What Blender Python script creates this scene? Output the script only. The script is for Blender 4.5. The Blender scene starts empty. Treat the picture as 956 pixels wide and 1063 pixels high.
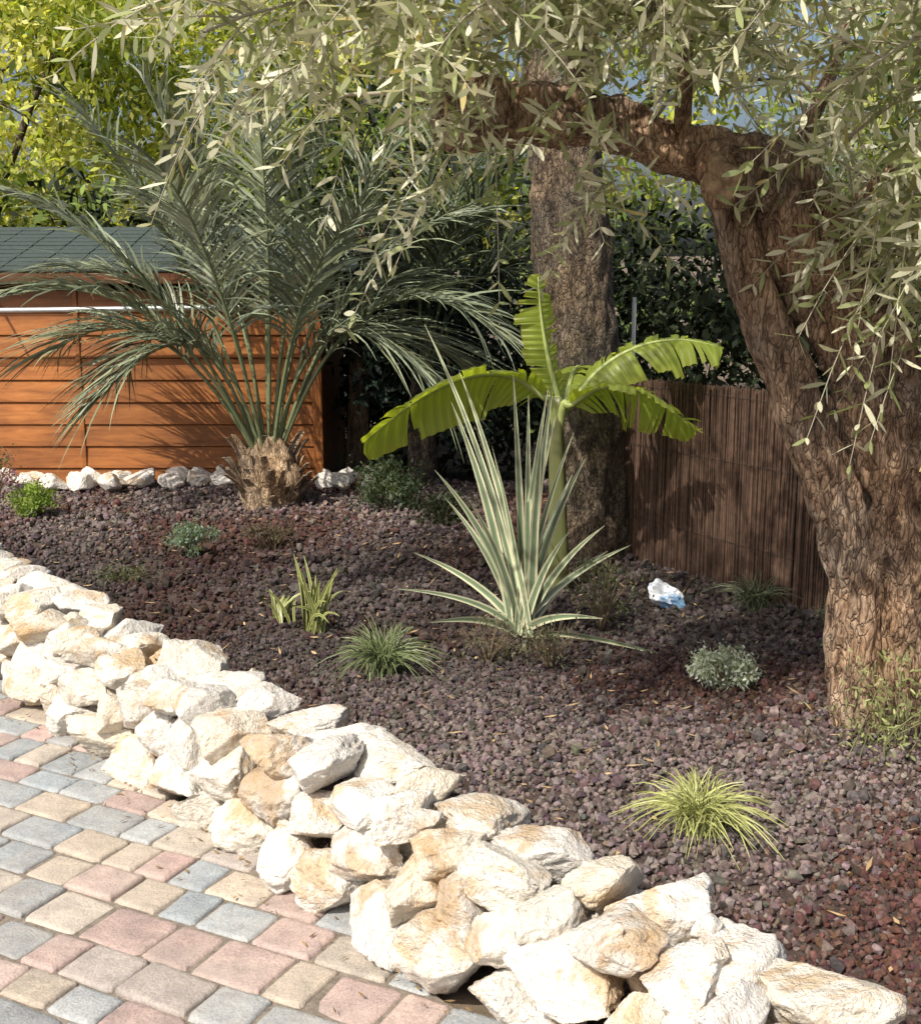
import bpy, bmesh, math, random
import numpy as np
from mathutils import Vector, noise, Matrix
random.seed(7); rng=np.random.default_rng(7)
sc=bpy.context.scene
sc.view_settings.view_transform='Standard'
sc.view_settings.look='None'; sc.view_settings.exposure=0

# ---------------------------------------------------------------- helpers
def link(o,parent=None):
    sc.collection.objects.link(o)
    if parent: o.parent=parent
    return o
def empty(name,loc=(0,0,0)):
    e=bpy.data.objects.new(name,None); e.empty_display_size=.1
    sc.collection.objects.link(e); return e
def mk(name,V,F,C=None,mat=None,smooth=False,parent=None):
    V=np.asarray(V,dtype=np.float32); F=np.asarray(F,dtype=np.int32)
    me=bpy.data.meshes.new(name)
    me.vertices.add(len(V)); me.vertices.foreach_set('co',V.ravel())
    k=F.shape[1]
    me.loops.add(F.size); me.loops.foreach_set('vertex_index',F.ravel())
    me.polygons.add(len(F)); me.polygons.foreach_set('loop_start',np.arange(0,F.size,k,dtype=np.int32))
    me.update(calc_edges=True)
    if C is not None:
        a=me.color_attributes.new('Col','FLOAT_COLOR','POINT')
        C=np.asarray(C,dtype=np.float32)
        a.data.foreach_set('color',np.hstack([C,np.ones((len(C),1),np.float32)]).ravel())
    me.polygons.foreach_set('use_smooth',np.full(len(F),smooth))
    me.update()
    if mat: me.materials.append(mat)
    return link(bpy.data.objects.new(name,me),parent)
def mkl(name,V,F,C=None,mat=None,smooth=False,parent=None):
    me=bpy.data.meshes.new(name); me.from_pydata([tuple(v) for v in V],[],F)
    if C is not None:
        a=me.color_attributes.new('Col','FLOAT_COLOR','POINT')
        C=np.asarray(C,dtype=np.float32)
        a.data.foreach_set('color',np.hstack([C,np.ones((len(C),1),np.float32)]).ravel())
    me.polygons.foreach_set('use_smooth',np.full(len(me.polygons),smooth))
    me.update()
    if mat: me.materials.append(mat)
    return link(bpy.data.objects.new(name,me),parent)
def nrm(a): return a/np.maximum(np.linalg.norm(a,axis=-1,keepdims=True),1e-9)
def rnd_dir(n): return nrm(rng.normal(size=(n,3)))
def bez(a,b,c,t):
    t=np.asarray(t)[...,None]; return (1-t)**2*a+2*t*(1-t)*b+t**2*c

class Strips:
    def __init__(s): s.V=[];s.F=[];s.C=[];s.n=0
    def add(s,P,D,S,L,W,prof,curve,col,coltip=None):
        N=len(P); L=np.broadcast_to(L,(N,))[:,None]; W=np.broadcast_to(W,(N,))[:,None]
        m=len(prof); V=np.zeros((N,m,2,3)); C=np.zeros((N,m,2,3))
        for i,(t,w) in enumerate(prof):
            pos=P+D*L*t+curve*(t*t)*L
            V[:,i,0]=pos-S*W*w/2; V[:,i,1]=pos+S*W*w/2
            cc=col if coltip is None else col*(1-t)+coltip*t
            C[:,i,0]=cc; C[:,i,1]=cc
        base=s.n+np.arange(N)[:,None]*(2*m)
        for i in range(m-1):
            s.F.append(np.hstack([base+2*i,base+2*i+1,base+2*i+3,base+2*i+2]))
        s.V.append(V.reshape(-1,3)); s.C.append(C.reshape(-1,3)); s.n+=N*m*2
    def obj(s,name,mat,parent=None,smooth=False):
        return mk(name,np.vstack(s.V),np.vstack(s.F),np.vstack(s.C),mat,smooth,parent)

def cat(pts,n):
    P=np.asarray(pts,float); P=np.vstack([2*P[0]-P[1],P,2*P[-1]-P[-2]]); out=[]
    k=len(P)-3
    for i in range(n):
        u=i/(n-1)*k; j=min(int(u),k-1); t=u-j
        a,b,c,d=P[j:j+4]
        out.append(.5*((2*b)+(-a+c)*t+(2*a-5*b+4*c-d)*t*t+(-a+3*b-3*c+d)*t**3))
    return np.array(out)
class Tubes:
    def __init__(s): s.V=[];s.F=[];s.C=[]
    def add(s,pts,rad,sides=8,n=None,disp=None,col=(1,1,1),caps=True,smooth=True):
        n=n or len(pts)
        R=np.hstack([np.asarray(pts,float),np.asarray(rad,float)[:,None]])
        R=cat(R,n); P=R[:,:3]; r=np.abs(R[:,3])
        T=nrm(np.gradient(P,axis=0))
        u=np.cross(T[0],[0.3,1,0.1]); u/=np.linalg.norm(u)
        base=len(s.V)
        for i in range(n):
            u=u-T[i]*np.dot(u,T[i]); u/=np.linalg.norm(u); w=np.cross(T[i],u)
            for j in range(sides):
                a=2*math.pi*j/sides
                dv=u*math.cos(a)+w*math.sin(a); rr=r[i]
                if disp: rr=disp(P[i],dv,a,r[i],i/(n-1))
                s.V.append(P[i]+dv*rr); s.C.append(col)
        for i in range(n-1):
            for j in range(sides):
                a=base+i*sides+j; b=base+i*sides+(j+1)%sides
                s.F.append((a,b,b+sides,a+sides))
        if caps:
            s.F.append(tuple(base+j for j in range(sides))[::-1])
            s.F.append(tuple(base+(n-1)*sides+j for j in range(sides)))
    def obj(s,name,mat,parent=None,smooth=True):
        return mkl(name,s.V,s.F,s.C,mat,smooth,parent)
class Boxes:
    def __init__(s): s.V=[];s.F=[];s.C=[]
    def add(s,c,d,rot=None,col=(1,1,1)):
        b=len(s.V); M=rot or Matrix.Identity(3)
        for x in(-.5,.5):
            for y in(-.5,.5):
                for z in(-.5,.5):
                    s.V.append(Vector(c)+M@Vector((x*d[0],y*d[1],z*d[2]))); s.C.append(col)
        for f in((0,1,3,2),(4,6,7,5),(0,4,5,1),(2,3,7,6),(0,2,6,4),(1,5,7,3)):
            s.F.append(tuple(b+i for i in f))
    def obj(s,name,mat,parent=None,bevel=.004):
        o=mkl(name,s.V,s.F,s.C,mat,False,parent)
        if bevel:
            m=o.modifiers.new('bevel','BEVEL'); m.width=bevel; m.segments=2; m.limit_method='ANGLE'
        return o

# ---------------------------------------------------------------- materials
def newmat(name):
    m=bpy.data.materials.new(name); m.use_nodes=True; nt=m.node_tree
    for n in list(nt.nodes): nt.nodes.remove(n)
    out=nt.nodes.new('ShaderNodeOutputMaterial'); b=nt.nodes.new('ShaderNodeBsdfPrincipled')
    nt.links.new(b.outputs[0],out.inputs[0]); return m,nt,b,out
def N(nt,t,**k):
    n=nt.nodes.new(t)
    for a,v in k.items():
        if a in n.inputs: n.inputs[a].default_value=v
        else: setattr(n,a,v)
    return n
def coords(nt,scale=(1,1,1)):
    tc=N(nt,'ShaderNodeTexCoord'); mp=N(nt,'ShaderNodeMapping'); mp.inputs['Scale'].default_value=scale
    nt.links.new(tc.outputs['Object'],mp.inputs[0]); return mp.outputs[0]
def noi(nt,vec,scale,detail=4,rough=.6,dist=0):
    n=N(nt,'ShaderNodeTexNoise'); n.inputs['Scale'].default_value=scale; n.inputs['Detail'].default_value=detail
    n.inputs['Roughness'].default_value=rough; n.inputs['Distortion'].default_value=dist
    nt.links.new(vec,n.inputs['Vector']); return n.outputs[0]
def ramp(nt,fac,stops):
    r=N(nt,'ShaderNodeValToRGB'); e=r.color_ramp.elements
    while len(e)<len(stops): e.new(.5)
    for i,(p,c) in enumerate(stops):
        e[i].position=p; e[i].color=(*c,1) if len(c)==3 else c
    nt.links.new(fac,r.inputs[0]); return r.outputs[0]
def mix(nt,fac,a,b,mode='MIX'):
    m=N(nt,'ShaderNodeMixRGB'); m.blend_type=mode
    for i,v in ((0,fac),(1,a),(2,b)):
        if hasattr(v,'is_linked') : nt.links.new(v,m.inputs[i])
        elif isinstance(v,(int,float)): m.inputs[i].default_value=v
        else: m.inputs[i].default_value=(*v,1)
    return m.outputs[0]
def bump(nt,b,h,strength=.5,dist=.01,prev=None):
    n=N(nt,'ShaderNodeBump'); n.inputs['Strength'].default_value=strength; n.inputs['Distance'].default_value=dist
    nt.links.new(h,n.inputs['Height'])
    if prev: nt.links.new(prev,n.inputs['Normal'])
    nt.links.new(n.outputs[0],b.inputs['Normal']); return n.outputs[0]
def vcol(nt):
    a=N(nt,'ShaderNodeAttribute'); a.attribute_name='Col'; return a.outputs['Color']
def leafmat(name,trans=.3,rough=.5,spec=.4,tint=(1.5,1.6,.7)):
    m,nt,b,out=newmat(name); c2=vcol(nt)
    nt.links.new(c2,b.inputs['Base Color']); b.inputs['Roughness'].default_value=rough
    b.inputs['Specular IOR Level'].default_value=spec
    if trans>0:
        t=N(nt,'ShaderNodeBsdfTranslucent'); tc=mix(nt,1,c2,tint,'MULTIPLY'); nt.links.new(tc,t.inputs[0])
        mx=N(nt,'ShaderNodeMixShader'); mx.inputs[0].default_value=trans
        nt.links.new(b.outputs[0],mx.inputs[1]); nt.links.new(t.outputs[0],mx.inputs[2]); nt.links.new(mx.outputs[0],out.inputs[0])
    return m
def barkmat(name,c1,c2,c3,sc_=12,zs=.3,bs=.9,bd=.02,crack=.3):
    m,nt,b,_=newmat(name); v=coords(nt,(1,1,zs))
    n1=noi(nt,v,sc_,8,.82,.4); n2=noi(nt,coords(nt),3.5,2)
    col=ramp(nt,n1,[(.40,c1),(.5,c2),(.60,c3)])
    col=mix(nt,.7,col,ramp(nt,n2,[(.35,(.65,.66,.7)),(.65,(1.4,1.18,.97))]),'MULTIPLY')
    wv=N(nt,'ShaderNodeVectorMath'); wv.operation='ADD'; s=N(nt,'ShaderNodeVectorMath'); s.operation='SCALE'; s.inputs[3].default_value=.07
    nn=N(nt,'ShaderNodeTexNoise'); nn.inputs['Scale'].default_value=22; nn.inputs['Detail'].default_value=3; nt.links.new(v,nn.inputs['Vector'])
    nt.links.new(nn.outputs[1],s.inputs[0]); nt.links.new(v,wv.inputs[0]); nt.links.new(s.outputs[0],wv.inputs[1])
    vo=N(nt,'ShaderNodeTexVoronoi'); vo.feature='DISTANCE_TO_EDGE'; vo.inputs['Scale'].default_value=sc_*1.9
    nt.links.new(wv.outputs[0],vo.inputs['Vector'])
    edge=ramp(nt,vo.outputs['Distance'],[(0,(0,0,0)),(.10,(.8,.8,.8)),(.3,(1,1,1))])
    h=mix(nt,.4,n1,edge)
    col=mix(nt,crack,col,ramp(nt,vo.outputs['Distance'],[(0,(.22,.18,.16)),(.09,(1.05,1.05,1.05))]),'MULTIPLY')
    nt.links.new(col,b.inputs['Base Color']); b.inputs['Roughness'].default_value=.9
    bump(nt,b,h,bs,bd)
    return m

M_olive=leafmat('olive_leaf',.28,.38,.6,(1.3,1.3,.85))
M_leaf=leafmat('foliage',.38,.55,.4,(1.7,1.8,.6))
M_leafd=leafmat('dark_foliage',0,.6,.2)
M_ban=leafmat('banana_leaf',.5,.35,.5,(1.8,1.7,.5))
M_blade=leafmat('blade_leaf',0,.4,.5)
M_obark=barkmat('olive_bark',(.13,.082,.052),(.40,.285,.195),(.62,.50,.38),26,.33,1,.035,.5)
M_bark=barkmat('trunk_bark',(.035,.027,.02),(.13,.105,.075),(.25,.215,.16),24,.5,1,.025,.6)
M_twig=leafmat('twig_bark',0,.8,.2)
M_stump=barkmat('palm_bark',(.09,.06,.04),(.32,.24,.155),(.52,.43,.32),24,.25)

def stone_mat():
    m,nt,b,_=newmat('limestone'); v=coords(nt); c=vcol(nt)
    n1=noi(nt,v,4.6,6,.68,.6); n2=noi(nt,v,22,5,.72); n3=noi(nt,v,9,5,.7)
    col=mix(nt,ramp(nt,n1,[(.52,(0,0,0)),(.59,(.7,.7,.7)),(.7,(1,1,1))]),(.785,.755,.695),(.58,.41,.23))
    col=mix(nt,ramp(nt,n2,[(.32,(.6,.6,.6)),(.46,(0,0,0))]),col,(.44,.36,.28))
    col=mix(nt,ramp(nt,n3,[(.53,(0,0,0)),(.7,(.45,.45,.45))]),col,(.60,.56,.51))
    col=mix(nt,1,col,c,'MULTIPLY')
    nt.links.new(col,b.inputs['Base Color']); b.inputs['Roughness'].default_value=.9
    h=mix(nt,.25,noi(nt,v,12,7,.74,.2),noi(nt,v,80,2,.7))
    bump(nt,b,h,1,.040)
    return m
M_stone=stone_mat()
def paver_mat():
    m,nt,b,_=newmat('concrete_paver'); v=coords(nt); c=vcol(nt)
    n1=noi(nt,v,11,5,.65); n2=noi(nt,v,160,2,.8)
    col=mix(nt,.8,c,ramp(nt,n1,[(.3,(.64,.64,.65)),(.7,(1.22,1.2,1.16))]),'MULTIPLY')
    col=mix(nt,.6,col,ramp(nt,n2,[(.35,(.6,.6,.6)),(.6,(1.15,1.15,1.15))]),'MULTIPLY')
    col=mix(nt,ramp(nt,noi(nt,v,2.2,6,.7),[(.45,(0,0,0)),(.7,(.6,.6,.6))]),col,(.42,.37,.32))
    nt.links.new(col,b.inputs['Base Color']); b.inputs['Roughness'].default_value=.8
    bump(nt,b,mix(nt,.25,noi(nt,v,28,4,.6),n2),.7,.012); return m
M_paver=paver_mat()
def simple(name,stops,scale,bs,bd,rough=.95,vc=False,detail=4,bmp=True):
    m,nt,b,_=newmat(name); v=coords(nt); n1=noi(nt,v,scale,detail,.65)
    col=ramp(nt,n1,stops)
    if vc: col=mix(nt,1,vcol(nt),col,'MULTIPLY')
    nt.links.new(col,b.inputs['Base Color']); b.inputs['Roughness'].default_value=rough
    if bmp: bump(nt,b,noi(nt,v,scale*2.5,4,.7),bs,bd)
    return m
M_soil=simple('bed_soil',[(.3,(.03,.02,.016)),(.7,(.09,.06,.048))],14,1,.02)
M_ground=simple('dirt',[(.3,(.10,.075,.05)),(.7,(.2,.155,.11))],9,.8,.01)
M_gravel=simple('lava_gravel',[(.3,(.55,.55,.55)),(.7,(1.35,1.35,1.35))],70,.9,.006,.95,True,2,False)
M_reed=simple('reed',[(.3,(.6,.6,.6)),(.7,(1.3,1.3,1.3))],40,.4,.003,.85,True,3,False)
M_shingle=simple('roof_felt',[(.3,(.03,.045,.04)),(.7,(.06,.082,.075))],50,.6,.004)
M_bag=simple('plastic_film',[(.50,(.75,.8,.85)),(.56,(.25,.45,.7))],9,.3,.01,.25)
M_cut=simple('cut_wood',[(.35,(.22,.14,.085)),(.5,(.42,.29,.18)),(.65,(.58,.43,.28))],34,1,.02,.9,False,7)
def wood_mat():
    m,nt,b,_=newmat('stained_wood'); v=coords(nt,(1,1,9)); v2=coords(nt)
    n1=noi(nt,v,3.2,6,.65,.5); n2=noi(nt,v2,1.3,4)
    col=ramp(nt,n1,[(.3,(.22,.075,.018)),(.55,(.40,.15,.035)),(.75,(.52,.22,.06))])
    col=mix(nt,.8,col,ramp(nt,n2,[(.35,(.5,.45,.4)),(.65,(1.15,1.1,1.05))]),'MULTIPLY')
    col=mix(nt,1,col,vcol(nt),'MULTIPLY')
    nt.links.new(col,b.inputs['Base Color']); b.inputs['Roughness'].default_value=.55
    bump(nt,b,n1,.3,.004); return m
M_wood=wood_mat()
m,nt,b,_=newmat('galvanised_metal'); nt.links.new(ramp(nt,noi(nt,coords(nt),20),[(.3,(.38,.40,.42)),(.7,(.55,.57,.6))]),b.inputs['Base Color'])
b.inputs['Metallic'].default_value=.5; b.inputs['Roughness'].default_value=.4; M_metal=m

# ---------------------------------------------------------------- terrain
def gh(x,y):
    x=np.asarray(x,float); y=np.asarray(y,float)
    f=1.176*x+y
    s=np.clip((f-2.62)/.22,0,1)
    h=.14+.018*np.sin(x*2.3+1)*np.cos(y*1.9)+.012*np.sin(x*5.1+y*3.7)
    h=h+.10*np.exp(-((x-1.33)**2+(y-3.65)**2)/.25)+.06*np.exp(-((x+1.08)**2+(y-7)**2)/.4)
    back=np.clip((8.6-y)/.5,0,1)
    return -.08+(h+.08)*s*back+ (1-back)*s*.06
n=180
xs=np.linspace(-6,6,n); ys=np.linspace(-1,9.2,n)
X,Y=np.meshgrid(xs,ys); Z=gh(X,Y)
V=np.stack([X,Y,Z],-1).reshape(-1,3)
i=np.arange(n*n).reshape(n,n)
F=np.stack([i[:-1,:-1],i[:-1,1:],i[1:,1:],i[1:,:-1]],-1).reshape(-1,4)
mk('planting_bed',V,F,None,M_soil,True)
mk('ground',[(-400,-400,-.035),(400,-400,-.035),(400,400,-.035),(-400,400,-.035)],[(0,1,2,3)],None,M_ground)

def ico(sub):
    bm=bmesh.new(); bmesh.ops.create_icosphere(bm,subdivisions=sub,radius=1)
    V=np.array([v.co[:] for v in bm.verts]); F=np.array([[v.index for v in f.verts] for f in bm.faces]); bm.free(); return V,F
I1V,I1F=ico(1)
def rotmats(n):
    q=nrm(rng.normal(size=(n,4))); w,x,y,z=q.T
    return np.stack([1-2*(y*y+z*z),2*(x*y-z*w),2*(x*z+y*w),2*(x*y+z*w),1-2*(x*x+z*z),2*(y*z-x*w),2*(x*z-y*w),2*(y*z+x*w),1-2*(x*x+y*y)],-1).reshape(n,3,3)
def gravel(n,x0,x1,y0,y1,r0,r1,cond):
    x=rng.uniform(x0,x1,n); y=rng.uniform(y0,y1,n); k=cond(x,y); x=x[k]; y=y[k]; n=len(x)
    r=rng.uniform(r0,r1,n)*rng.choice([.75,1,1.35,1.9],n,p=[.40,.45,.12,.03])
    V=I1V[None]*rng.uniform(.6,1.25,(n,12,1)); V=V*rng.uniform(.6,1.15,(n,1,3))
    V=np.einsum('nij,nkj->nki',rotmats(n),V)*r[:,None,None]
    z=gh(x,y)+r*rng.uniform(0,1.1,n)
    V=V+np.stack([x,y,z],-1)[:,None]
    nz=np.array([noise.noise(Vector((a*1.1,b_*1.1,3.3))) for a,b_ in zip(x,y)])+.42*np.exp(-((x-1.1)**2+(y-3.7)**2)/.5)
    red=np.clip((nz+rng.normal(0,.14,n)-.10)/.22,0,1)[:,None]
    mv=np.array([.150,.118,.110])*rng.uniform(.4,1.55,(n,1))+rng.normal(0,.008,(n,3))
    rd=np.array([.088,.040,.030])*rng.uniform(.5,1.5,(n,1))+rng.normal(0,.005,(n,3))
    bed_shade=np.clip((y-3.4)/1.0,0,1)*np.clip((6.8-y)/1.0,.0,1)  # mid-bed gravel darkened in colour to stand in for canopy shade
    C=np.clip(mv*(1-red)+rd*red,.008,1)*(1-.55*bed_shade[:,None])
    C=np.repeat(C,12,axis=0)
    F=I1F[None]+(np.arange(n)*12)[:,None,None]
    return V.reshape(-1,3),F.reshape(-1,3),C
fl=lambda x,y:1.176*x+y
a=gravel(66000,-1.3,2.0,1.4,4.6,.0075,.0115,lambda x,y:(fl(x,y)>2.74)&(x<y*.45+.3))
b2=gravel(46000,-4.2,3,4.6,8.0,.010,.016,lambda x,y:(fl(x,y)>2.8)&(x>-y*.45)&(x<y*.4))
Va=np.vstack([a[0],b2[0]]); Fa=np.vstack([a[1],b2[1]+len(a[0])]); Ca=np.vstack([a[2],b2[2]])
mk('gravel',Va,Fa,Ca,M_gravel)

# ---------------------------------------------------------------- paving
def paving():
    V=[];F=[];C=[]
    ang=math.radians(-27); u=np.array([math.cos(ang),math.sin(ang)]); w=np.array([-u[1],u[0]])
    pal=[(.45,.325,.295),(.47,.365,.325),(.345,.375,.39),(.38,.40,.405),(.49,.425,.345),(.49,.44,.375),(.42,.375,.345),(.44,.335,.305),(.33,.37,.395),(.36,.38,.385)]
    v=-6.0
    while v<8.0:
        rw=random.choice([.115,.14,.14,.165]); s=-6+random.uniform(0,.2)
        while s<5:
            L=random.choice([.115,.14,.17,.20]); cx,cy=u*(s+L/2)+w*(v+rw/2); s+=L
            f=1.176*cx+cy
            if f>2.53 or cy<.9 or cx<-4.6 or cy>8: continue
            a,bb=L/2-.0025,rw/2-.0025; col=np.array(random.choice(pal))*random.uniform(.85,1.1)
            tz=random.gauss(0,.0025); tx=random.gauss(0,.015); ty=random.gauss(0,.015)
            rot=random.gauss(0,.012); u2=u*math.cos(rot)+w*math.sin(rot); w2=w*math.cos(rot)-u*math.sin(rot)
            m=28; base=len(V); ph=[random.uniform(-.003,.002) for _ in range(m)]
            for inset,z in((0,-.035),(0,-.010),(.002,-.005),(.006,-.001),(.015,0.0)):
                for j in range(m):
                    t=2*math.pi*(j+.5)/m; e=.15
                    px=(a-inset+ph[j])*math.copysign(abs(math.cos(t))**e,math.cos(t)); py=(bb-inset+ph[j])*math.copysign(abs(math.sin(t))**e,math.sin(t))
                    q=u2*px+w2*py
                    V.append((cx+q[0],cy+q[1],z+tz+px*tx+py*ty)); C.append(col)
            for k in range(4):
                for j in range(m):
                    p=base+k*m+j; q=base+k*m+(j+1)%m; F.append((p,q,q+m,p+m))
            F.append(tuple(base+4*m+j for j in range(m)))
        v+=rw
    mkl('paving',V,F,C,M_paver,True)
paving()
M_sand=simple('joint_sand',[(.3,(.12,.10,.08)),(.7,(.28,.24,.19))],60,.8,.004)
mk('joint_sand',[(-5,.7,-.009),(1.7,.42,-.009),(-4.6,7.83,-.009),(-5,8.2,-.009)],[(0,1,2,3)],None,M_sand)

# ---------------------------------------------------------------- dry stone wall
def rock_variant(V0,seed):
    r=np.random.default_rng(seed); V=V0.copy()
    for k in range(14):
        nn=r.normal(size=3); nn/=np.linalg.norm(nn); d=r.uniform(.45,.80)
        dt=V@nn; V=V-np.clip(dt-d,0,None)[:,None]*nn*.965
    o=Vector((seed*3.1,seed*1.7,0))
    dsp=np.array([noise.fractal(Vector(v)*1.9+o,.65,2.1,6) for v in V])
    rg=np.array([abs(noise.noise(Vector(v)*5+o)) for v in V])
    V=V*(1+.085*dsp-.09*rg)[:,None]
    V=V/np.abs(V).max(axis=0)
    return V
I5V,I5F=ico(5); I4V,I4F=ico(4)
R5=[rock_variant(I5V,k) for k in range(20)]; R4=[rock_variant(I4V,k+40) for k in range(16)]
class Rocks:
    def __init__(s): s.V=[];s.F=[];s.C=[];s.n=0
    def add(s,c,dims,yaw,hi=True,tilt=.16,tint=None):
        Vv=random.choice(R5 if hi else R4); Ff=I5F if hi else I4F
        R=rotmats(1)[0]; V=Vv@R.T; V=V/np.abs(V).max(axis=0)*np.array(dims)/2
        M=Matrix.Rotation(yaw,3,'Z')@Matrix.Rotation(random.gauss(0,tilt),3,'X')@Matrix.Rotation(random.gauss(0,tilt),3,'Y')
        V=V@np.array(M).T+np.array(c)
        t=tint or random.choice([(1,1,1),(1,1,1),(1.01,1,.97),(.96,.95,.94),(1.0,.94,.84),(1,.98,.93)])
        C=np.tile(np.array(t)*random.uniform(.88,1.06),(len(V),1))
        s.V.append(V);s.F.append(Ff+s.n);s.C.append(C);s.n+=len(V)
    def obj(s,name): return mk(name,np.vstack(s.V),np.vstack(s.F),np.vstack(s.C),M_stone,True)
A=np.array([1.9,.20]); B=np.array([-3.3,6.32])
T=(B-A)/np.linalg.norm(B-A); NRM=np.array([-T[1],T[0]]);
if NRM.sum()<0: NRM=-NRM
Lw=np.linalg.norm(B-A); yaw=math.atan2(T[1],T[0])
rk=Rocks()
courses=[(.045,.06,.18,.18,.15),(.08,.165,.17,.17,.135),(.12,.262,.17,.19,.12),(.28,.272,.17,.20,.11),(.22,.12,.24,.16,.18),(.33,.16,.2,.14,.14)]
for ci,(off,zc,L,Dp,H) in enumerate(courses):
    s=random.uniform(0,.1)
    while s<Lw:
        l=L*random.uniform(.6,1.5); 
        p=A+T*(s+l/2)+NRM*(off+random.gauss(0,.010))
        near=np.clip((3.0-p[1])/1.0,0,1); zsub=.03*near*(zc>.2)
        rk.add((p[0],p[1],zc-zsub+random.gauss(0,.008)),(l*1.13,Dp*1.14*random.uniform(.95,1.2),H*1.12*random.uniform(.95,1.15)),yaw+random.gauss(0,.16),hi=p[1]<4.2,tilt=.10 if zc>.2 else .16)
        s+=l*.95
for k in range(80):
    s=random.uniform(0,Lw); z=random.choice([.03,.03,.11,.21,.29]); off=.01+z*.30+random.uniform(-.0,.04)
    if z>.25: off=random.uniform(.08,.36)
    p=A+T*s+NRM*off; r=random.uniform(.045,.08)
    rk.add((p[0],p[1],z),(r*1.3,r,r*.9),random.uniform(0,6),False,.5)
rk.obj('stone_wall')
br=Rocks()
s=-4.6
while s<-.55:
    l=random.uniform(.10,.2); 
    if not(-1.35<s<-.86): br.add((s,7.62+.05*math.sin(s*3)+random.gauss(0,.02),.20),(l*1.1,.15,.13),random.gauss(0,.3),False,.16,(1.08,1.08,1.08))
    if not(-1.35<s<-.86) and random.random()<.7: br.add((s,7.76,.2),(l,.14,.14),0,False,.16,(1.08,1.08,1.08))
    s+=l*.95
br.obj('stone_edging')

# dry leaf litter
lt=Strips(); nL=460
s=rng.uniform(0,Lw,nL); o=-np.abs(rng.normal(0,.08,nL))+.0
o[rng.random(nL)<.18]-=rng.uniform(0,1.2)
P=np.stack([A[0]+T[0]*s+NRM[0]*o,A[1]+T[1]*s+NRM[1]*o,np.full(nL,.006)],-1)
D=rnd_dir(nL); D[:,2]*=.12; D=nrm(D); S=nrm(np.cross(D,[0,0,1])+rng.normal(0,.15,(nL,3)))
col=np.array([.22,.15,.07])*rng.uniform(.5,1.6,(nL,1))
lt.add(P,D,S,rng.uniform(.010,.026,nL),rng.uniform(.004,.009,nL),[(0,.2),(.4,1),(1,.1)],np.array([0,0,.1]),col)
nB=1500
x=rng.uniform(-3,2.4,nB); y=rng.uniform(2.2,7.6,nB); k=fl(x,y)>2.95; x=x[k];y=y[k];nB=len(x)
P=np.stack([x,y,gh(x,y)+.022],-1); D=rnd_dir(nB); D[:,2]*=.2; D=nrm(D); S=nrm(np.cross(D,[0,0,1])+rng.normal(0,.2,(nB,3)))
lt.add(P,D,S,rng.uniform(.02,.05,nB),rng.uniform(.005,.012,nB),[(0,.2),(.4,1),(1,.1)],np.array([0,0,.1]),np.array([.40,.28,.15])*rng.uniform(.4,1.4,(nB,1)))
lt.obj('leaf_litter',M_twig)

# ---------------------------------------------------------------- olive tree
ot=empty('olive_tree')
def knob(seed,amp=.16,ridge=.1,tw=3):
    def f(p,dv,a,r,t):
        q=Vector(p+dv*r)
        k=noise.fractal(Vector((q.x*5,q.y*5,q.z*2.2))+Vector((seed,0,0)),.8,2,4)
        k2=abs(noise.noise(Vector((q.x*16+seed,q.y*16,q.z*4))))
        k3=abs(noise.noise(Vector((q.x*38+seed,q.y*38,q.z*7))))
        return r*(1+amp*k*1.3-.20*k2-.15*k3+ridge*math.sin(4*a+tw*q.z+seed)*.8)
    return f
tb=Tubes()
tb.add([(1.43,3.66,.02),(1.42,3.65,.25),(1.385,3.63,.65),(1.31,3.61,.99),(1.19,3.6,1.27),(1.03,3.6,1.52),(.90,3.59,1.72),(.80,3.57,1.86)],
       [.29,.225,.19,.175,.155,.135,.115,.09],110,190,knob(1.3,.2,.13))
tb.add([(1.24,3.58,.05),(1.20,3.57,.35),(1.16,3.56,.65),(1.085,3.56,.88),(.96,3.56,1.19),(.815,3.57,1.5),(.74,3.56,1.74)],
       [.15,.105,.08,.072,.066,.06,.065],66,140,knob(5.1,.24,.14))
tb.add([(1.05,3.58,1.55),(.88,3.55,1.75),(.75,3.48,1.81),(.69,3.40,1.785)],[.10,.105,.09,.074],44,40,knob(8.8,.3))
tb.add([(.82,3.58,1.82),(.68,3.56,1.86),(.54,3.55,1.885),(.38,3.53,1.94),(.14,3.5,1.96),(-.07,3.48,1.93)],
       [.07,.07,.065,.085,.085,.07],48,90,knob(3.3,.32,.14))
tb.add([(.02,3.46,1.95),(-.03,3.4,2.02),(-.05,3.36,2.07)],[.04,.035,.03],14,10,knob(6,.2))
limbs=[
 [(.86,3.58,1.72),(1.02,3.5,2.2),(1.0,3.3,2.9)],
 [(1.0,3.58,1.5),(1.35,3.4,1.8),(1.75,3.1,2.15)],
 [(.35,3.52,1.95),(.22,3.45,2.35),(-.1,3.3,2.8)],
 [(0,3.48,1.93),(-.12,3.3,2.12),(-.38,3.1,2.35)],
 [(1.0,3.55,1.65),(1.25,3.05,2.0),(1.35,2.5,2.35)],
 [(.6,3.53,1.9),(.55,3.3,2.2),(.35,2.9,2.6)]]
shade_limb=[(.05,3.35,2.65),(-.6,3.4,2.95),(-1.5,3.5,3.05),(-2.1,3.6,3.0)]  # limb above the frame, added with its foliage to shade the bed
for L_ in limbs: tb.add(L_,[.026,.016,.008],10,16,knob(2,.1))
tb.add(shade_limb,[.022,.018,.013,.007],8,20,knob(2,.1))
OL_tr=tb.obj('trunk',M_obark,ot)
ct=Tubes(); ct.add([(.69,3.40,1.785),(.678,3.387,1.781),(.674,3.382,1.779)],[.056,.05,.036],32,6,knob(8.8,.5,.2)); ct.obj('sawn_stub_face',M_cut,ot)
tw=Tubes(); ol=Strips()
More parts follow.
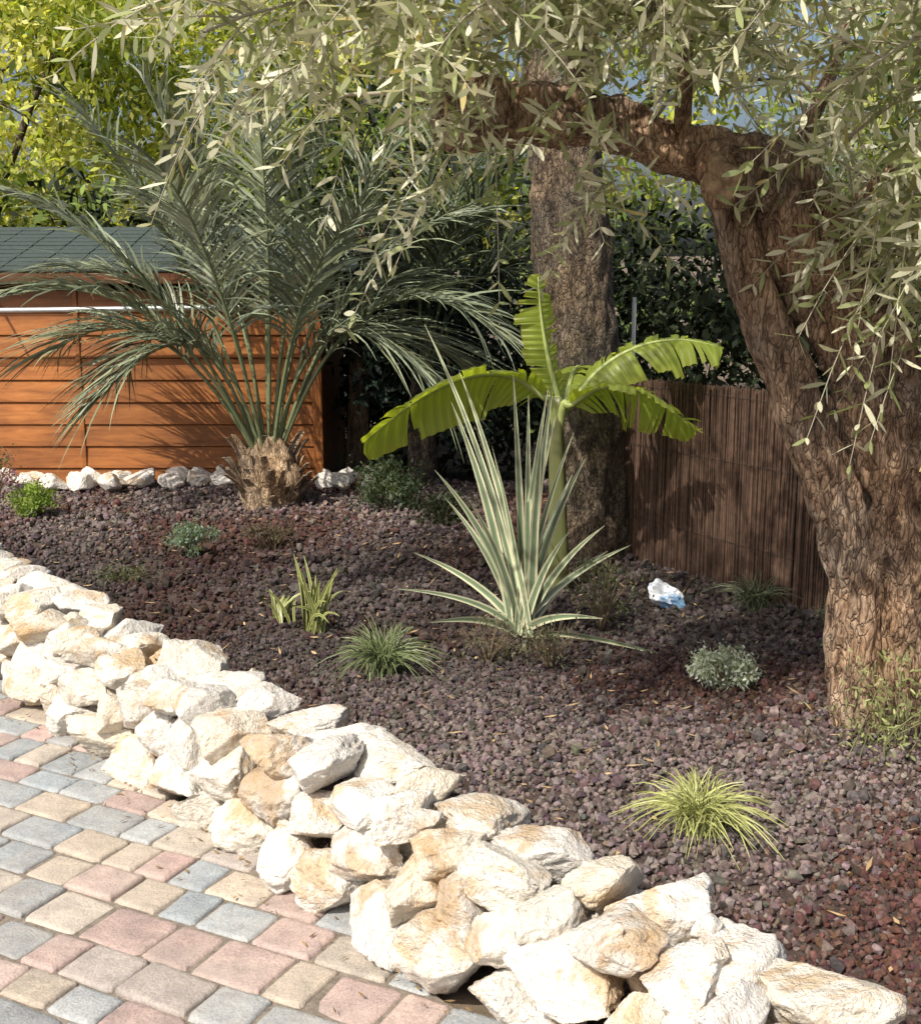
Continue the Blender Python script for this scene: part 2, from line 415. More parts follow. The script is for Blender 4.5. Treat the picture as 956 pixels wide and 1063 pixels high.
ox=[-.8,-.3,-.1,0,.1,.62,.72,.8,1.0,1.3,2.2]; oz=[2.0,1.87,1.86,2.0,2.03,2.03,1.95,1.86,1.62,1.40,1.33]
def zmin(x): return np.interp(x,ox,oz)
LP=[]; 
for L_ in limbs:
    LP+= list(cat(L_,14)[3:])
LP+=list(cat([(.68,3.56,1.9),(.38,3.53,1.98),(-.05,3.48,1.95)],12))
LP=np.array(LP)
LH=cat(shade_limb,18)
prof=[(0,.12),(.3,.9),(.62,1),(.88,.55),(1,.06)]
TWC=(.36,.33,.25)
def add_spray(p,d,L,droop,lm=1.,dens=1.):
    n=6; t=np.linspace(0,1,n)[:,None]
    pts=p+d*L*t+np.array([0,0,-1])*droop*L*t*t
    tw.add(pts,np.linspace(.0026,.0009,n),4,n,None,caps=False,col=TWC)
    m=max(4,int(L/.026*dens)); t=(np.linspace(.06,1,m)+rng.uniform(-.01,.01,m))[:,None]
    q=p+d*L*t+np.array([0,0,-1])*droop*L*t*t
    tg=nrm(d+np.array([0,0,-1])*2*droop*t)
    r1=nrm(np.cross(tg,rng.normal(size=3))); r2=np.cross(tg,r1)
    alt=(np.arange(m)%2)[:,None]
    sd=np.where(alt==0,r1,r2)
    for sg in(-1,1):
        D=nrm(tg*rng.uniform(.5,1.1,(m,1))+sd*sg+rng.normal(0,.22,(m,3))+np.array([0,0,.06]))
        S=nrm(np.cross(D,rng.normal(size=(m,3))*.7+tg))
        g=rng.random((m,1))
        c=np.where(g<.42,np.array([.28,.32,.14]),np.array([.62,.62,.45]))*rng.uniform(.75,1.2,(m,1))
        yl=rng.random((m,1))<.02; c=np.where(yl,np.array([.48,.40,.16]),c)
        ol.add(q,D,S,lm*rng.uniform(.05,.085,m)*(1-.35*t[:,0]**3),rng.uniform(.0095,.0145,m),prof,rng.normal(0,.10,(m,3))-np.array([0,0,.06]),c)
cnt=0;tries=0
def branch(st,tgt,spd=.085,clampz=True,lm=1.):
    L=np.linalg.norm(tgt-st)
    mid=(st+tgt)/2+np.array([0,0,.22*L])+rng.normal(0,.05,3)
    nn=8; tt=np.linspace(0,1,nn); pts=bez(st,mid,tgt,tt)
    tw.add(pts,np.linspace(.008,.003,nn),5,nn,None,caps=False,col=TWC)
    ns=int(3+L/spd)
    for k in range(ns):
        t=rng.uniform(.3,1); p=bez(st,mid,tgt,np.array([t]))[0]
        tg=nrm(2*(1-t)*(mid-st)+2*t*(tgt-mid))
        dd=nrm(tg*.8+rng.normal(0,.6,3)+np.array([-.12,-.1,.05]))
        LL=rng.uniform(.16,.36)
        if clampz and p[2]+dd[2]*LL-.4*LL<zmin(p[0])-.13: dd[2]=abs(dd[2]); dd=nrm(dd)
        add_spray(p,dd,LL,rng.uniform(.1,.4),lm)
while cnt<138 and tries<30000:
    tries+=1
    if cnt<85: x=rng.uniform(-.54,1.75); y=rng.uniform(2.5,3.9)
    else: x=rng.uniform(.0,1.6); y=rng.uniform(2.5,3.4)
    z0=zmin(x)
    z=z0+abs(rng.normal(0,.30)) if rng.random()<.8 else rng.uniform(z0,2.9)
    if z>3.0: continue
    if x<0 and y>3.7: continue
    if x<-.15 and rng.random()<.6: continue
    tgt=np.array([x,y,z])
    d=np.linalg.norm(LP-tgt,axis=1); cand=np.argsort(d)[:8]; st=LP[rng.choice(cand)]
    L=np.linalg.norm(tgt-st)
    if L<.12 or L>1.1: continue
    cnt+=1; branch(st,tgt)
for k in range(40):  # sprays on the unseen limb, added for the bed's shade
    st=LH[rng.integers(18)]; branch(st,st+np.array([rng.normal(0,.3),rng.normal(.25,.55),rng.uniform(0,.4)]),.13,False,1.3)
for (x,y,z,dx,dy,L) in [(.1,3.2,1.9,-.2,-.3,.4),(.0,3.1,1.9,-.5,-.2,.35),(.15,3.3,1.85,.2,-.1,.38),(.45,3.3,1.8,-.4,-.2,.35),
    (1.25,3.1,1.7,.1,-.3,.5),(1.1,3.1,1.75,-.2,-.3,.5),(1.35,3.0,1.6,0,-.2,.5),(1.3,2.8,1.7,-.2,-.1,.5),(1.05,3.0,1.7,.1,-.1,.4),(1.2,3.2,1.6,.1,-.3,.4),(-.3,3.1,2.0,-.5,-.2,.3),(-.2,3.0,1.95,-.1,-.2,.3),
    (-.4,3.1,2.1,-.5,-.1,.3),(1.4,3.2,1.55,.05,-.2,.4),(1.15,3.0,1.65,-.1,-.2,.4),(.3,3.2,1.85,-.1,-.3,.3),(1.0,2.9,1.75,.1,-.1,.4),(1.15,2.8,1.7,0,-.1,.4)]:
    for k in range(3):
        add_spray(np.array([x,y,z])+rng.normal(0,.05,3),nrm(np.array([dx,dy,-.1])+rng.normal(0,.25,3)),L*rng.uniform(.7,1.1),.55)
tw.obj('twigs',M_twig,ot)
ol.obj('leaves',M_olive,ot)
sk=Strips(); n=640
P=np.array([1.25,3.38,.16])+rng.normal(0,1,(n,3))*np.array([.09,.05,.0]); P[:,2]=.14+rng.random(n)**1.3*.34
D=nrm(rnd_dir(n)+np.array([0,-.2,.6])); S=nrm(np.cross(D,rnd_dir(n)))
sk.add(P,D,S,rng.uniform(.014,.032,n),rng.uniform(.005,.009,n),prof,np.array([0,0,-.1]),np.array([.34,.38,.17])*rng.uniform(.6,1.4,(n,1)))
sk.obj('basal_shoots',M_leaf,ot)
st_=Tubes()
for k in range(22):
    p=np.array([1.25,3.40,.14])+rng.normal(0,1,3)*np.array([.07,.03,0]); h=rng.uniform(.15,.36)
    st_.add([p,p+np.array([rng.normal(0,.03),-.03,h*.5]),p+np.array([rng.normal(0,.07),-.05,h])],[.003,.002,.001],4,6,col=(.2,.2,.1))
st_.obj('shoot_stems',M_twig,ot)

# ---------------------------------------------------------------- foliage masses
def crown_into(st,c,rad,ncl,per,cr,size,cols,shell=.5,flat=.5):
    c=np.array(c); rad=np.array(rad)
    cc=c+rnd_dir(ncl)*(rng.uniform(shell,1,(ncl,1))**.6)*rad
    for q in cc:
        k=rng.uniform(.5,1.5); n=int(per*k); r=cr*rng.uniform(.6,1.3)
        P=q+rng.normal(0,1,(n,3))*r*np.array([.55,.55,.4])
        D=nrm(rnd_dir(n)+np.array([0,0,-.35])); up=nrm(rnd_dir(n)*(1-flat)+np.array([0,-.3,1])*flat)
        S=nrm(np.cross(D,up))
        base=np.array(cols[rng.integers(len(cols))])*rng.uniform(.65,1.3)
        C=base*rng.uniform(.7,1.35,(n,1))
        st.add(P,D,S,size*rng.uniform(.6,1.3,n),size*.5*rng.uniform(.6,1.2,n),[(0,.15),(.45,1),(1,.05)],np.array([0,0,-.15]),C)
def tree(name,x,y,r0,h,crowns,cols,per=60,cr=.35,size=.09,mat=None,bark=None,lean=0):
    e=empty(name); t=Tubes()
    t.add([(x,y,-.05),(x+lean*.3,y,h*.35),(x+lean,y,h)],[r0*1.25,r0,r0*.5],14,24,knob(x,.12))
    st=Strips()
    for (cx,cy,cz,rx,ry,rz,ncl) in crowns:
        t.add([(x+lean*.6,y,h*.6),((x+cx)/2,(y+cy)/2,(h*.7+cz)/2+.2),(cx,cy,cz)],[r0*.5,r0*.3,r0*.1],8,12,knob(cx,.1))
        for k in range(5):
            d=rnd_dir(1)[0]*np.array([rx,ry,rz])*.8
            t.add([(cx,cy,cz),(cx+d[0]*.5,cy+d[1]*.5,cz+d[2]*.5+.1),(cx+d[0],cy+d[1],cz+d[2])],[r0*.18,r0*.1,r0*.04],5,8)
        crown_into(st,(cx,cy,cz),(rx,ry,rz),ncl,per,cr,size,cols)
    t.obj('trunk',bark or M_bark,e); st.obj('leaves',mat or M_leaf,e); return e
YG=[(.38,.41,.08),(.50,.48,.12),(.26,.32,.06),(.54,.52,.18),(.14,.19,.04)]
MG=[(.12,.17,.04),(.18,.22,.065),(.08,.12,.03),(.32,.34,.12)]
DG=[(.017,.026,.010),(.026,.037,.014),(.012,.019,.008)]  # dark evergreen greens, with the hedge's shade put into the colour
tree('deciduous_tree',-4.6,12.6,.10,3.2,[(-4.6,12,3.0,1.8,1.3,1.3,150),(-3.2,12.4,4.0,1.5,1.2,.9,70),(-4.8,11.5,1.6,1.5,1,.9,60)],YG,62,.36,.10)
tree('deciduous_tree',-2.0,13.2,.12,3.6,[(-2.2,13,2.9,1.6,1.2,1.4,150),(-1,13.2,4.1,1.4,1.2,.8,50)],YG,62,.36,.10)
tree('deciduous_tree',-3.2,14.5,.12,3.6,[(-3.4,14.5,3.2,3.0,1.0,1.6,120)],YG[:4],55,.42,.13)
tree('deciduous_tree',-.4,12.0,.14,3,[(-.5,12,2.5,1.3,1.0,1.1,90)],MG+YG[:2],52,.34,.10)
tree('deciduous_tree',1.2,12.5,.16,4,[(1.2,12.5,2.8,1.7,1.3,1.3,90),(3.0,12.6,3.2,1.6,1.3,1.3,70)],MG+YG[:3],52,.36,.10)
tree('deciduous_tree',5.2,11,.16,4,[(5.0,11,3.0,1.9,1.4,1.5,90),(3.9,9.6,2.4,1.2,1,1.2,70)],MG+YG[:1],52,.36,.10)
hs=Strips()
for cx in np.arange(-7,7.5,.9):
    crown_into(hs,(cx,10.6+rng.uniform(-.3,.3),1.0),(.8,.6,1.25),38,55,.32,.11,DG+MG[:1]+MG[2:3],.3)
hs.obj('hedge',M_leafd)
hs=Strips()
for cx,cy,cz in [(-.2,9.0,.85),(.5,8.8,.85),(1.1,8.4,.85),(1.7,7.8,.85),(2.3,7.0,.85),(2.9,6.2,.85),(3.4,5.3,.85),(-.5,9.5,1.1)]:
    crown_into(hs,(cx,cy,cz),(.6,.5,1.0),52,50,.26,.08,DG,.2)
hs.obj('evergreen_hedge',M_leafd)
hs=Strips(); crown_into(hs,(-.35,8.3,1.15),(.5,.4,.55),50,55,.2,.07,[(.03,.05,.035),(.04,.065,.045)],.3)
crown_into(hs,(.05,8.0,.9),(.4,.35,.5),36,55,.2,.07,[(.025,.042,.026)],.3)
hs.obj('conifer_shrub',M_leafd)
tree('background_tree',-.72,8.5,.075,2.0,[(-.6,8.6,2.1,.6,.5,.5,30)],DG+MG[:1],55,.25,.08,None,M_stump,lean=.1)

e=empty('large_tree'); t=Tubes()
t.add([(.66,6.02,.05),(.63,6.0,.5),(.585,6.0,1.0),(.52,6,1.6),(.46,6,2.4),(.45,6,3.6),(.5,6,4.6)],[.25,.185,.185,.19,.18,.16,.12],56,200,knob(4.4,.1,.03))
st=Strips()
for (cx,cy,cz,r,nn) in [(.5,6,4.9,1.1,40),(1.4,5.7,4.3,.8,28),(-.5,6.2,4.3,.8,28)]:
    t.add([(.46,6,3.5),((cx+.46)/2,(cy+6)/2,cz-.2),(cx,cy,cz)],[.08,.05,.02],8,12)
    crown_into(st,(cx,cy,cz),(r,r,r*.7),nn,60,.3,.09,MG)
t.obj('trunk',M_bark,e); st.obj('leaves',M_leaf,e)

# ---------------------------------------------------------------- palm
pe=empty('palm_tree'); t=Tubes()
pc=np.array([-1.085,7.0,0])
t.add([(-1.085,7,.08),(-1.085,7,.2),(-1.085,7,.32),(-1.085,7,.44),(-1.08,7,.58)],[.14,.18,.19,.15,.07],44,40,knob(1,.3))
t.obj('trunk',M_stump,pe)
bV=[];bF=[]
for k in range(46):
    a_=rng.uniform(0,2*math.pi); z=rng.uniform(.14,.42); r=.165
    d=np.array([math.cos(a_),math.sin(a_),0]); sdv=np.array([-d[1],d[0],0]); p=pc+d*r*.9+np.array([0,0,z]); L=rng.uniform(.10,.2); fl_=rng.uniform(.25,.9); tws=rng.normal(0,.2)
    b0=len(bV); w0=rng.uniform(.06,.11)
    for t_,wf in((0,1.2),(.35,1),(.7,.75),(1,.5)):
        c_=p+d*(fl_*L*t_*t_*.9)+np.array([0,0,L*t_])+sdv*tws*L*t_
        for sx,dd in((-1,0.),(0,.018),(1,0.),(0,-.010)):
            bV.append(c_+sdv*sx*w0*wf*.5+d*dd)
    for q in range(3):
        for j in range(4):
            a0=b0+q*4+j; a1=b0+q*4+(j+1)%4; bF.append((a0,a1,a1+4,a0+4))
    bF.append((b0+12,b0+13,b0+14,b0+15))
mkl('leaf_bases',bV,bF,None,M_stump,False,pe)
tips=[(-1.35,.1,.62,.85),(-1.30,-.2,1.4,.45),(-1.0,.3,1.8,.3),(-.65,-.2,2.0,.2),(.15,.1,2.1,.15),(.75,.2,1.75,.35),(1.2,-.2,.85,.95),(1.1,.3,.5,1.1),
      (-.8,-.35,.35,1.1),(-1.1,-.5,.95,.7),(.55,-.6,1.25,.6),(-.3,-.8,1.45,.5),(.6,.7,1.4,.6),(-.7,.8,1.5,.5),(1.1,.25,1.3,.6),(.85,-.3,.4,1.15),(0.0,-.4,1.85,.3),(-1.0,.5,.4,1.1),(-.35,.3,1.9,.2),(.45,-.1,1.95,.2),(-1.15,.2,1.1,.6),(.95,.5,.95,.8)]
def make_palm(pe,pc,tips,colr,nleaf=56):
    rt=Tubes(); pl=Strips()
    for (dx,dy,dz,bu) in tips:
        p0=pc+np.array([dx*.05,dy*.05,.46]); p2=pc+np.array([dx,dy,.45+dz])+rng.normal(0,.05,3)
        p1=p0+np.array([dx*.34+rng.normal(0,.05),dy*.34,dz*.55+bu*.8])
        tt=np.linspace(0,1,16); P=bez(p0,p1,p2,tt)
        rt.add(P,np.linspace(.0135,.0035,16),6,16,None,col=(.17,.20,.10),caps=False)
        m=nleaf; t_=np.linspace(.33,1,m); q=bez(p0,p1,p2,t_); tg=nrm(2*(1-t_)[:,None]*(p1-p0)+2*t_[:,None]*(p2-p1))
        sd=nrm(np.cross(tg,[0,0,1])+1e-3); up=np.cross(sd,tg)
        prof_l=np.sin(np.clip((t_-.22)/.86,0,1)*math.pi)**.5
        for sg in(-1,1):
            D=nrm(tg*(.55+.6*t_[:,None])+sd*sg*.8+up*.35+rng.normal(0,.12,(m,3)))
            S=nrm(np.cross(D,up+rng.normal(0,.5,(m,3))))
            C=np.array(colr)*rng.uniform(.5,1.45,(m,1))+rng.random((m,1))*np.array([.05,.045,.0])
            pl.add(q,D,S,.58*(.3+.7*prof_l)*rng.uniform(.8,1.1,m),.0145,[(0,.7),(.2,1),(.45,.9),(.7,.65),(.87,.35),(1,.05)],np.array([0,0,-.36])+rng.normal(0,.08,(m,3)),C,C*1.15)
    rt.obj('rachises',M_blade,pe); pl.obj('fronds',M_blade,pe)
make_palm(pe,pc,tips,(.175,.21,.145))
# second palm further back, shade put into its darker frond colour
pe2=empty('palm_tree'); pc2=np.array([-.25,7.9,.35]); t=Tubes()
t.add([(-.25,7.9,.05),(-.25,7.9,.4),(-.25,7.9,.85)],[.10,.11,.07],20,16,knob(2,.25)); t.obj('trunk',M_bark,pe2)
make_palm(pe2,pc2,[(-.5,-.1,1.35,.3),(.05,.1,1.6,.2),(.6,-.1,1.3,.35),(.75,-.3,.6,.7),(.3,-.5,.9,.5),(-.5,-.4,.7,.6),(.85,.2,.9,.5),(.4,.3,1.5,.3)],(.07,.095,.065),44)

# ---------------------------------------------------------------- banana plant
be=empty('banana_plant'); bV=[];bF=[];bC=[]
def banana_leaf(p0,p1,p2,W,roll=0,tear=.3,tilt=.35):
    p0,p1,p2=map(np.array,(p0,p1,p2)); n=64
    T_=np.linspace(0,1,n+1); Pm=bez(p0,p1,p2,T_); tg=nrm(2*(1-T_)[:,None]*(p1-p0)+2*T_[:,None]*(p2-p1))
    sd=nrm(np.cross(tg,[0,0,1])+1e-4); up=np.cross(sd,tg)
    sd2=sd*math.cos(roll)+up*math.sin(roll); up2=np.cross(sd2,tg)
    w=W*np.clip(np.sin(np.clip((T_*.97+.03),0,1)*math.pi),0,1)**.42
    w[-1]=.01
    for sg in(-1,1):
        off=np.zeros(3); gap=0
        for i_ in range(n):
            if rng.random()<tear*.5:
                off=rng.normal(0,.012,3)-np.array([0,0,rng.uniform(0,.03)]); gap=.35
            else: gap=0
            b0=len(bV)
            for (ii,e_) in((i_,gap),(i_+1,0)):
                for f_ in(0,.33,.66,1):
                    x_=f_*w[ii]; sag=tilt*x_*1.0-1.1*x_*x_/W*.6
                    j=min(ii+ (f_*3.5),n); j0=int(j); fr=j-j0; base=Pm[j0]*(1-fr)+Pm[min(j0+1,n)]*fr if f_>0 else Pm[ii]
                    q=base+sd2[ii]*sg*x_+up2[ii]*sag+off*f_+tg[ii]*e_*f_*.02
                    q=q+up2[ii]*.004*math.sin(ii*1.9)*f_
                    bV.append(q); 
                    g=np.array([.30,.38,.065])*(1+.15*math.sin(ii*2.1+sg)) ; 
                    if f_==1: g=g*.8+np.array([.08,.06,.01])
                    bC.append(g*rng.uniform(.93,1.07))
            for k in range(3): bF.append((b0+k,b0+k+1,b0+5+k,b0+4+k))
    return Pm
mids=[]
mids.append(banana_leaf((.36,5.36,.98),(.10,5.3,1.26),(-.40,5.15,.82),.135,-.85,.16,.1))
mids.append(banana_leaf((.42,5.42,.98),(.34,5.42,1.25),(.33,5.42,1.50),.10,1.0,.2,.2))
mids.append(banana_leaf((.47,5.4,.95),(.72,5.4,1.32),(1.14,5.45,1.19),.13,-.5,.5,.1))
mids.append(banana_leaf((.47,5.34,.95),(.68,5.25,1.17),(.98,5.2,.86),.14,.75,.6,.05))
mids.append(banana_leaf((.45,5.42,.9),(.5,5.6,1.2),(.62,6.1,1.0),.12,0,.3))
mkl('blades',bV,bF,bC,M_ban,True,be)
t=Tubes()
t.add([(.43,5.4,.1),(.43,5.4,.4),(.42,5.4,.75),(.42,5.4,.98)],[.06,.05,.038,.03],18,20,knob(9,.06),col=(.12,.13,.05))
for Pm in mids:
    t.add([(.42,5.4,.8),tuple(Pm[0]*.5+np.array([.42,5.4,.95])*.5)]+[tuple(Pm[k]) for k in(0,16,32,48,63)],[.022,.018,.014,.011,.008,.005,.002],8,30,None,col=(.36,.42,.14))
t.obj('pseudostem',M_blade,be)

# ---------------------------------------------------------------- sword-leaved plants
def blades(name,base,tips,width,cm,ce,bulge=.25,mat=None,nseg=12,br_=.02,edge=.62):
    V=[];F=[];C=[]; cm=np.array(cm); ce=np.array(ce)
    for (dx,dy,dz) in tips:
        p0=np.array(base)+np.array([rng.normal(0,br_),rng.normal(0,br_),0]); p2=np.array(base)+np.array([dx,dy,dz])
        h=math.hypot(dx,dy)
        p1=p0+(p2-p0)*.5+np.array([-dx*.22,-dy*.22,bulge*h])
        T_=np.linspace(0,1,nseg); P=bez(p0,p1,p2,T_); tg=nrm(2*(1-T_)[:,None]*(p1-p0)+2*T_[:,None]*(p2-p1))
        rd=rng.normal(size=3)*.5+np.array([0,-1,0.3]); sd=nrm(np.cross(tg,rd)); up=np.cross(sd,tg)
        w=width*rng.uniform(.75,1.15); k=rng.uniform(.7,1.15); b0=len(V)
        for i_ in range(nseg):
            ww=w*.5*(min(1,.55+T_[i_]*2.0))*(1-T_[i_]**2.6)+.0006
            for f_,cc,hh in((-1,ce,.35),(-edge,ce,.2),(-edge+.08,cm,.2),(0,cm*.9,0),(edge-.08,cm,.2),(edge,ce,.2),(1,ce,.35)):
                V.append(P[i_]+sd[i_]*f_*ww+up[i_]*hh*ww); C.append(cc*k*rng.uniform(.92,1.08))
        for i_ in range(nseg-1):
            for j in range(6):
                a0=b0+i_*7+j; F.append((a0,a0+1,a0+8,a0+7))
    return mkl(name,V,F,C,mat or M_blade,True)
yt=[(-.37,.1,1.18),(-.27,0,.9),(-.33,-.1,.66),(-.47,-.15,.22),(-.42,.1,.30),(-.04,0,1.0),(.02,.05,.92),(.11,-.05,1.02),(.13,.1,.86),(.24,0,.70),(.30,-.1,.45),(.42,.05,.34),(.60,-.3,-.02),(-.18,.1,.8),(-.12,-.1,.75),
    (-.2,-.15,.55),(.06,-.15,.8),(.2,.15,.6),(-.30,.2,.5),(.35,.2,.28),(-.35,-.25,.12),(.28,-.3,.15),(.16,-.2,.45),(-.24,.15,1.0),(.09,.0,.95),(.18,-.1,.8)]
blades('variegated_yucca',(.235,4.64,.15),yt,.034,(.19,.26,.15),(.60,.60,.40),.12,edge=.55)
def tuft(name,x,y,n,rad,h,w,cm,ce,low=.15):
    tp=[]
    for k in range(n):
        a_=rng.uniform(0,2*math.pi); e_=rng.uniform(low,1)**.8; r=rad*(1-e_*.75)*rng.uniform(.6,1.25)
        tp.append((math.cos(a_)*r,math.sin(a_)*r,h*e_*rng.uniform(.5,1.1)))
    return blades(name,(x,y,float(gh(x,y))),tp,w,cm,ce,.55,None,7,.025)
tuft('golden_grass_tuft',.60,2.93,340,.26,.16,.0034,(.34,.38,.09),(.50,.50,.24))
tuft('sedge_tuft',-.27,4.15,300,.27,.20,.0042,(.12,.16,.07),(.22,.26,.11))
tuft('flax_plant',-.56,4.62,26,.22,.36,.016,(.20,.24,.07),(.44,.45,.17),.35)
tuft('flax_plant',-.70,4.72,12,.26,.2,.014,(.18,.22,.07),(.38,.38,.15),.2)
tuft('weed_tuft',1.22,5.0,110,.25,.16,.0045,(.08,.10,.05),(.12,.14,.07))
tuft('weed_tuft',1.45,4.6,110,.22,.2,.0045,(.08,.10,.05),(.12,.14,.07))
def shrub(name,x,y,rx,rz,ncl,per,size,cols,cr=.06,stems=10):
    e=empty(name); z=float(gh(x,y)); st=Strips(); crown_into(st,(x,y,z+rz*.75),(rx,rx*.8,rz*.6),ncl,per,cr,size,cols,.1,.1); st.obj('leaves',M_leaf,e)
    t=Tubes()
    for k in range(stems):
        d=rnd_dir(1)[0]; t.add([(x,y,z-.01),(x+d[0]*rx*.4,y+d[1]*rx*.4,z+rz*.5),(x+d[0]*rx*.9,y+d[1]*rx*.7,z+rz*(.8+.5*abs(d[2])))],[.0025,.0017,.0008],4,6,col=(.17,.13,.085))
    t.obj('stems',M_twig,e)
shrub('lavender_shrub',.875,3.92,.12,.12,52,34,.017,[(.34,.38,.33),(.42,.45,.40)],.035,24)
shrub('cotton_lavender_shrub',-1.29,5.9,.12,.14,46,28,.02,[(.16,.22,.17),(.20,.26,.20)],.035,24)
shrub('box_shrub',-2.33,6.7,.11,.15,50,45,.02,[(.18,.26,.05),(.24,.32,.07)],.04)
shrub('heather_shrub',-.95,6.1,.14,.12,34,20,.02,[(.10,.06,.045),(.09,.08,.04)],.05,22)
shrub('juniper_shrub',-.42,7.0,.22,.22,60,34,.03,[(.06,.09,.045),(.09,.12,.06)],.06)
shrub('juniper_shrub',-.1,6.6,.15,.14,40,28,.026,[(.06,.08,.04)],.06)
shrub('rosemary_shrub',.1,4.35,.13,.13,26,14,.018,[(.12,.12,.07),(.16,.13,.09)],.04,30)
shrub('rosemary_shrub',.32,4.3,.13,.15,26,14,.018,[(.13,.13,.08),(.16,.13,.09)],.04,30)
shrub('rosemary_shrub',.55,4.7,.14,.24,34,18,.02,[(.12,.14,.07),(.14,.13,.08)],.05,26)
shrub('groundcover_plant',-1.5,5.4,.15,.06,30,16,.018,[(.08,.10,.045),(.12,.12,.07)],.05)
shrub('flowering_shrub',-2.75,7.3,.13,.26,34,18,.022,[(.10,.14,.05),(.28,.14,.2)],.05,22)

# ---------------------------------------------------------------- shed
sh=empty('garden_shed'); bx=Boxes()
x0,x1,yf,yb=-5.6,-.90,7.98,9.7
zb=.08; hb=.142; k=0
while zb+hb<1.46:
    segs=[(x0,-3.9),(-3.9,-2.42),(-2.42,x1)]
    for a_,c_ in segs:
        g=random.uniform(.8,1.08)*(.8 if zb>1.1 else 1)  # upper boards darkened in colour, painting in shade below the roof
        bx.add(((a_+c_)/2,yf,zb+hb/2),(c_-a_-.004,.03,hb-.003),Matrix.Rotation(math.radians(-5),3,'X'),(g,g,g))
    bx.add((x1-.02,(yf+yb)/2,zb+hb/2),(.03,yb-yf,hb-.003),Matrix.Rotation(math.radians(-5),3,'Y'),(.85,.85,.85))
    zb+=hb
for xx in(-2.42,-3.9): bx.add((xx,yf-.021,.75),(.03,.012,1.36),None,(.9,.9,.9))
bx.add((x1-.01,yf-.01,.76),(.06,.06,1.38),None,(.95,.95,.95))
bx.add(((x0+x1)/2,yb,.76),(x1-x0,.04,1.36),None,(.8,.8,.8)); bx.add((x0,(yf+yb)/2,.76),(.04,yb-yf-.1,1.36),None,(.8,.8,.8))
bx.add(((x0+x1)/2,yf-.14,1.435),(x1-x0+.2,.025,.07),None,(.35,.3,.3))
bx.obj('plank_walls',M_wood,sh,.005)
rf=Boxes(); sl=math.atan2(.28,1.25); nr=11
for r in range(nr):
    t_=r/nr; 
    s=x0-.1
    while s<x1+.1:
        w_=.22
        rf.add((s+w_/2,yf-.15+1.25*(t_+.05),1.475+.28*(t_+.05)+random.uniform(0,.004)),(w_-.006,.15,.012),Matrix.Rotation(sl-.05,3,'X'))
        s+=w_
for r in range(6):
    t_=r/6; rf.add(((x0+x1)/2,yf+1.12+.9*(t_+.08),1.745-.36*(t_+.08)),(x1-x0+.2,.17,.012),Matrix.Rotation(-.38,3,'X'))
rf.obj('shingle_roof',M_shingle,sh,.002)
rp=Tubes(); rp.add([(-5.2,7.74,1.225),(-3,7.74,1.24),(-.78,7.74,1.27)],[.016]*3,14,20); 
for xx in(-4.8,-2.9,-1.0): rp.add([(xx,7.74,1.255),(xx,7.86,1.265),(xx,7.97,1.265)],[.009]*3,8,5)
rp.obj('metal_rail',M_metal,sh)

# ---------------------------------------------------------------- reed fence
fe=empty('reed_fence'); t=Tubes()
fa=np.array([.62,6.25]); fb=np.array([2.45,3.1]); FL=np.linalg.norm(fb-fa); ft=(fb-fa)/FL; fn=np.array([ft[1],-ft[0]])
for layer in(0,1,2):
    s=0
    while s<FL:
        p=fa+ft*s-fn*.008*layer; g=random.uniform(.6,1.3)*(1,.85,.7)[layer]; tx,ty=random.gauss(0,.006),random.gauss(0,.006); tp=1.0+.07*s/FL*1.3+random.gauss(0,.006)
        c_=(.110*g,.064*g,.042*g); r=random.uniform(.003,.005); o=random.gauss(0,.003)
        t.add([(p[0]+o,p[1]+o,.02),(p[0]+o+tx*.5,p[1]+o+ty*.5,.55),(p[0]+tx,p[1]+ty,tp)],[r,r,r*.8],4,3,None,col=c_)
        s+=.0066
t.obj('reeds',M_reed,fe,False)
t=Tubes()
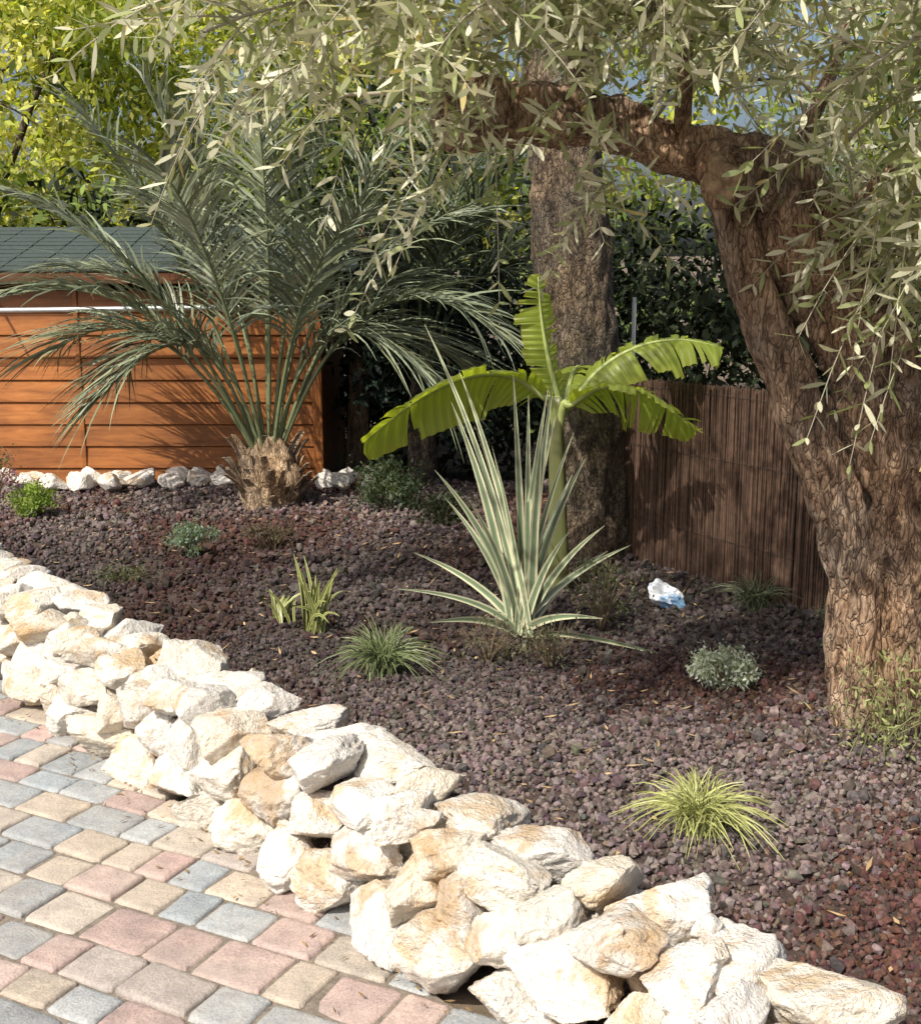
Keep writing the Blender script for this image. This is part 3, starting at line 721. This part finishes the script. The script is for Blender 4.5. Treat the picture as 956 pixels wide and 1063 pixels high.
for z in(.35,.7,.98):
    t.add([(fa[0]-.008,fa[1]-.008,z),(fb[0]-.008,fb[1]-.008,z+.04)],[.0012,.0012],5,2,col=(.06,.05,.045))
t.obj('binding_wires',M_twig,fe)
t=Tubes()
for p in((.80,6.1,1.38),(1.75,4.55,1.6),(2.45,3.2,1.6)):
    t.add([(p[0]+.04,p[1]+.03,0),(p[0]+.04,p[1]+.03,p[2])],[.010,.010],10,2,col=(.3,.32,.33))
t.obj('posts',M_twig,fe)

# ---------------------------------------------------------------- crumpled plastic bag
V,F=ico(4)
V2=[]
for v in V:
    q=Vector(v); k=noise.fractal(q*1.4,.8,2,3); k2=abs(noise.noise(q*2.6)); V2.append((v[0]*.05*(1+.35*k),v[1]*.04*(1+.35*k),v[2]*.085*(1+.35*k-.3*k2)))
V2=np.array(V2)@np.array(Matrix.Rotation(-.9,3,'Y')).T+np.array([.86,5.05,.19])
mk('plastic_bag',V2,F,None,M_bag,False)

# ---------------------------------------------------------------- light, world, camera
sd=Vector((-.40,-.50,.74)).normalized()
el=math.asin(sd.z); az=math.atan2(sd.x,sd.y)
w=bpy.data.worlds.new('World'); sc.world=w; w.use_nodes=True
nt=w.node_tree; bg=nt.nodes['Background']; sky=nt.nodes.new('ShaderNodeTexSky'); sky.sky_type='NISHITA'; sky.sun_disc=False
sky.sun_elevation=el; sky.sun_rotation=az; sky.dust_density=5.0; sky.air_density=.8
nt.links.new(sky.outputs[0],bg.inputs[0]); bg.inputs[1].default_value=.15
L=bpy.data.lights.new('sun','SUN'); L.energy=5.0; L.angle=math.radians(.5); L.color=(1,.93,.82)
lo=link(bpy.data.objects.new('sun',L)); lo.rotation_euler=sd.to_track_quat('Z','Y').to_euler(); lo.location=(-2,-4,8)
cam=bpy.data.cameras.new('camera'); co=link(bpy.data.objects.new('camera',cam))
co.location=(0,0,1.6); co.rotation_euler=(math.radians(90-11.8),0,0)
cam.sensor_fit='HORIZONTAL'; cam.sensor_width=36; cam.lens=48.95; cam.clip_end=2000; cam.clip_start=.05
sc.camera=co
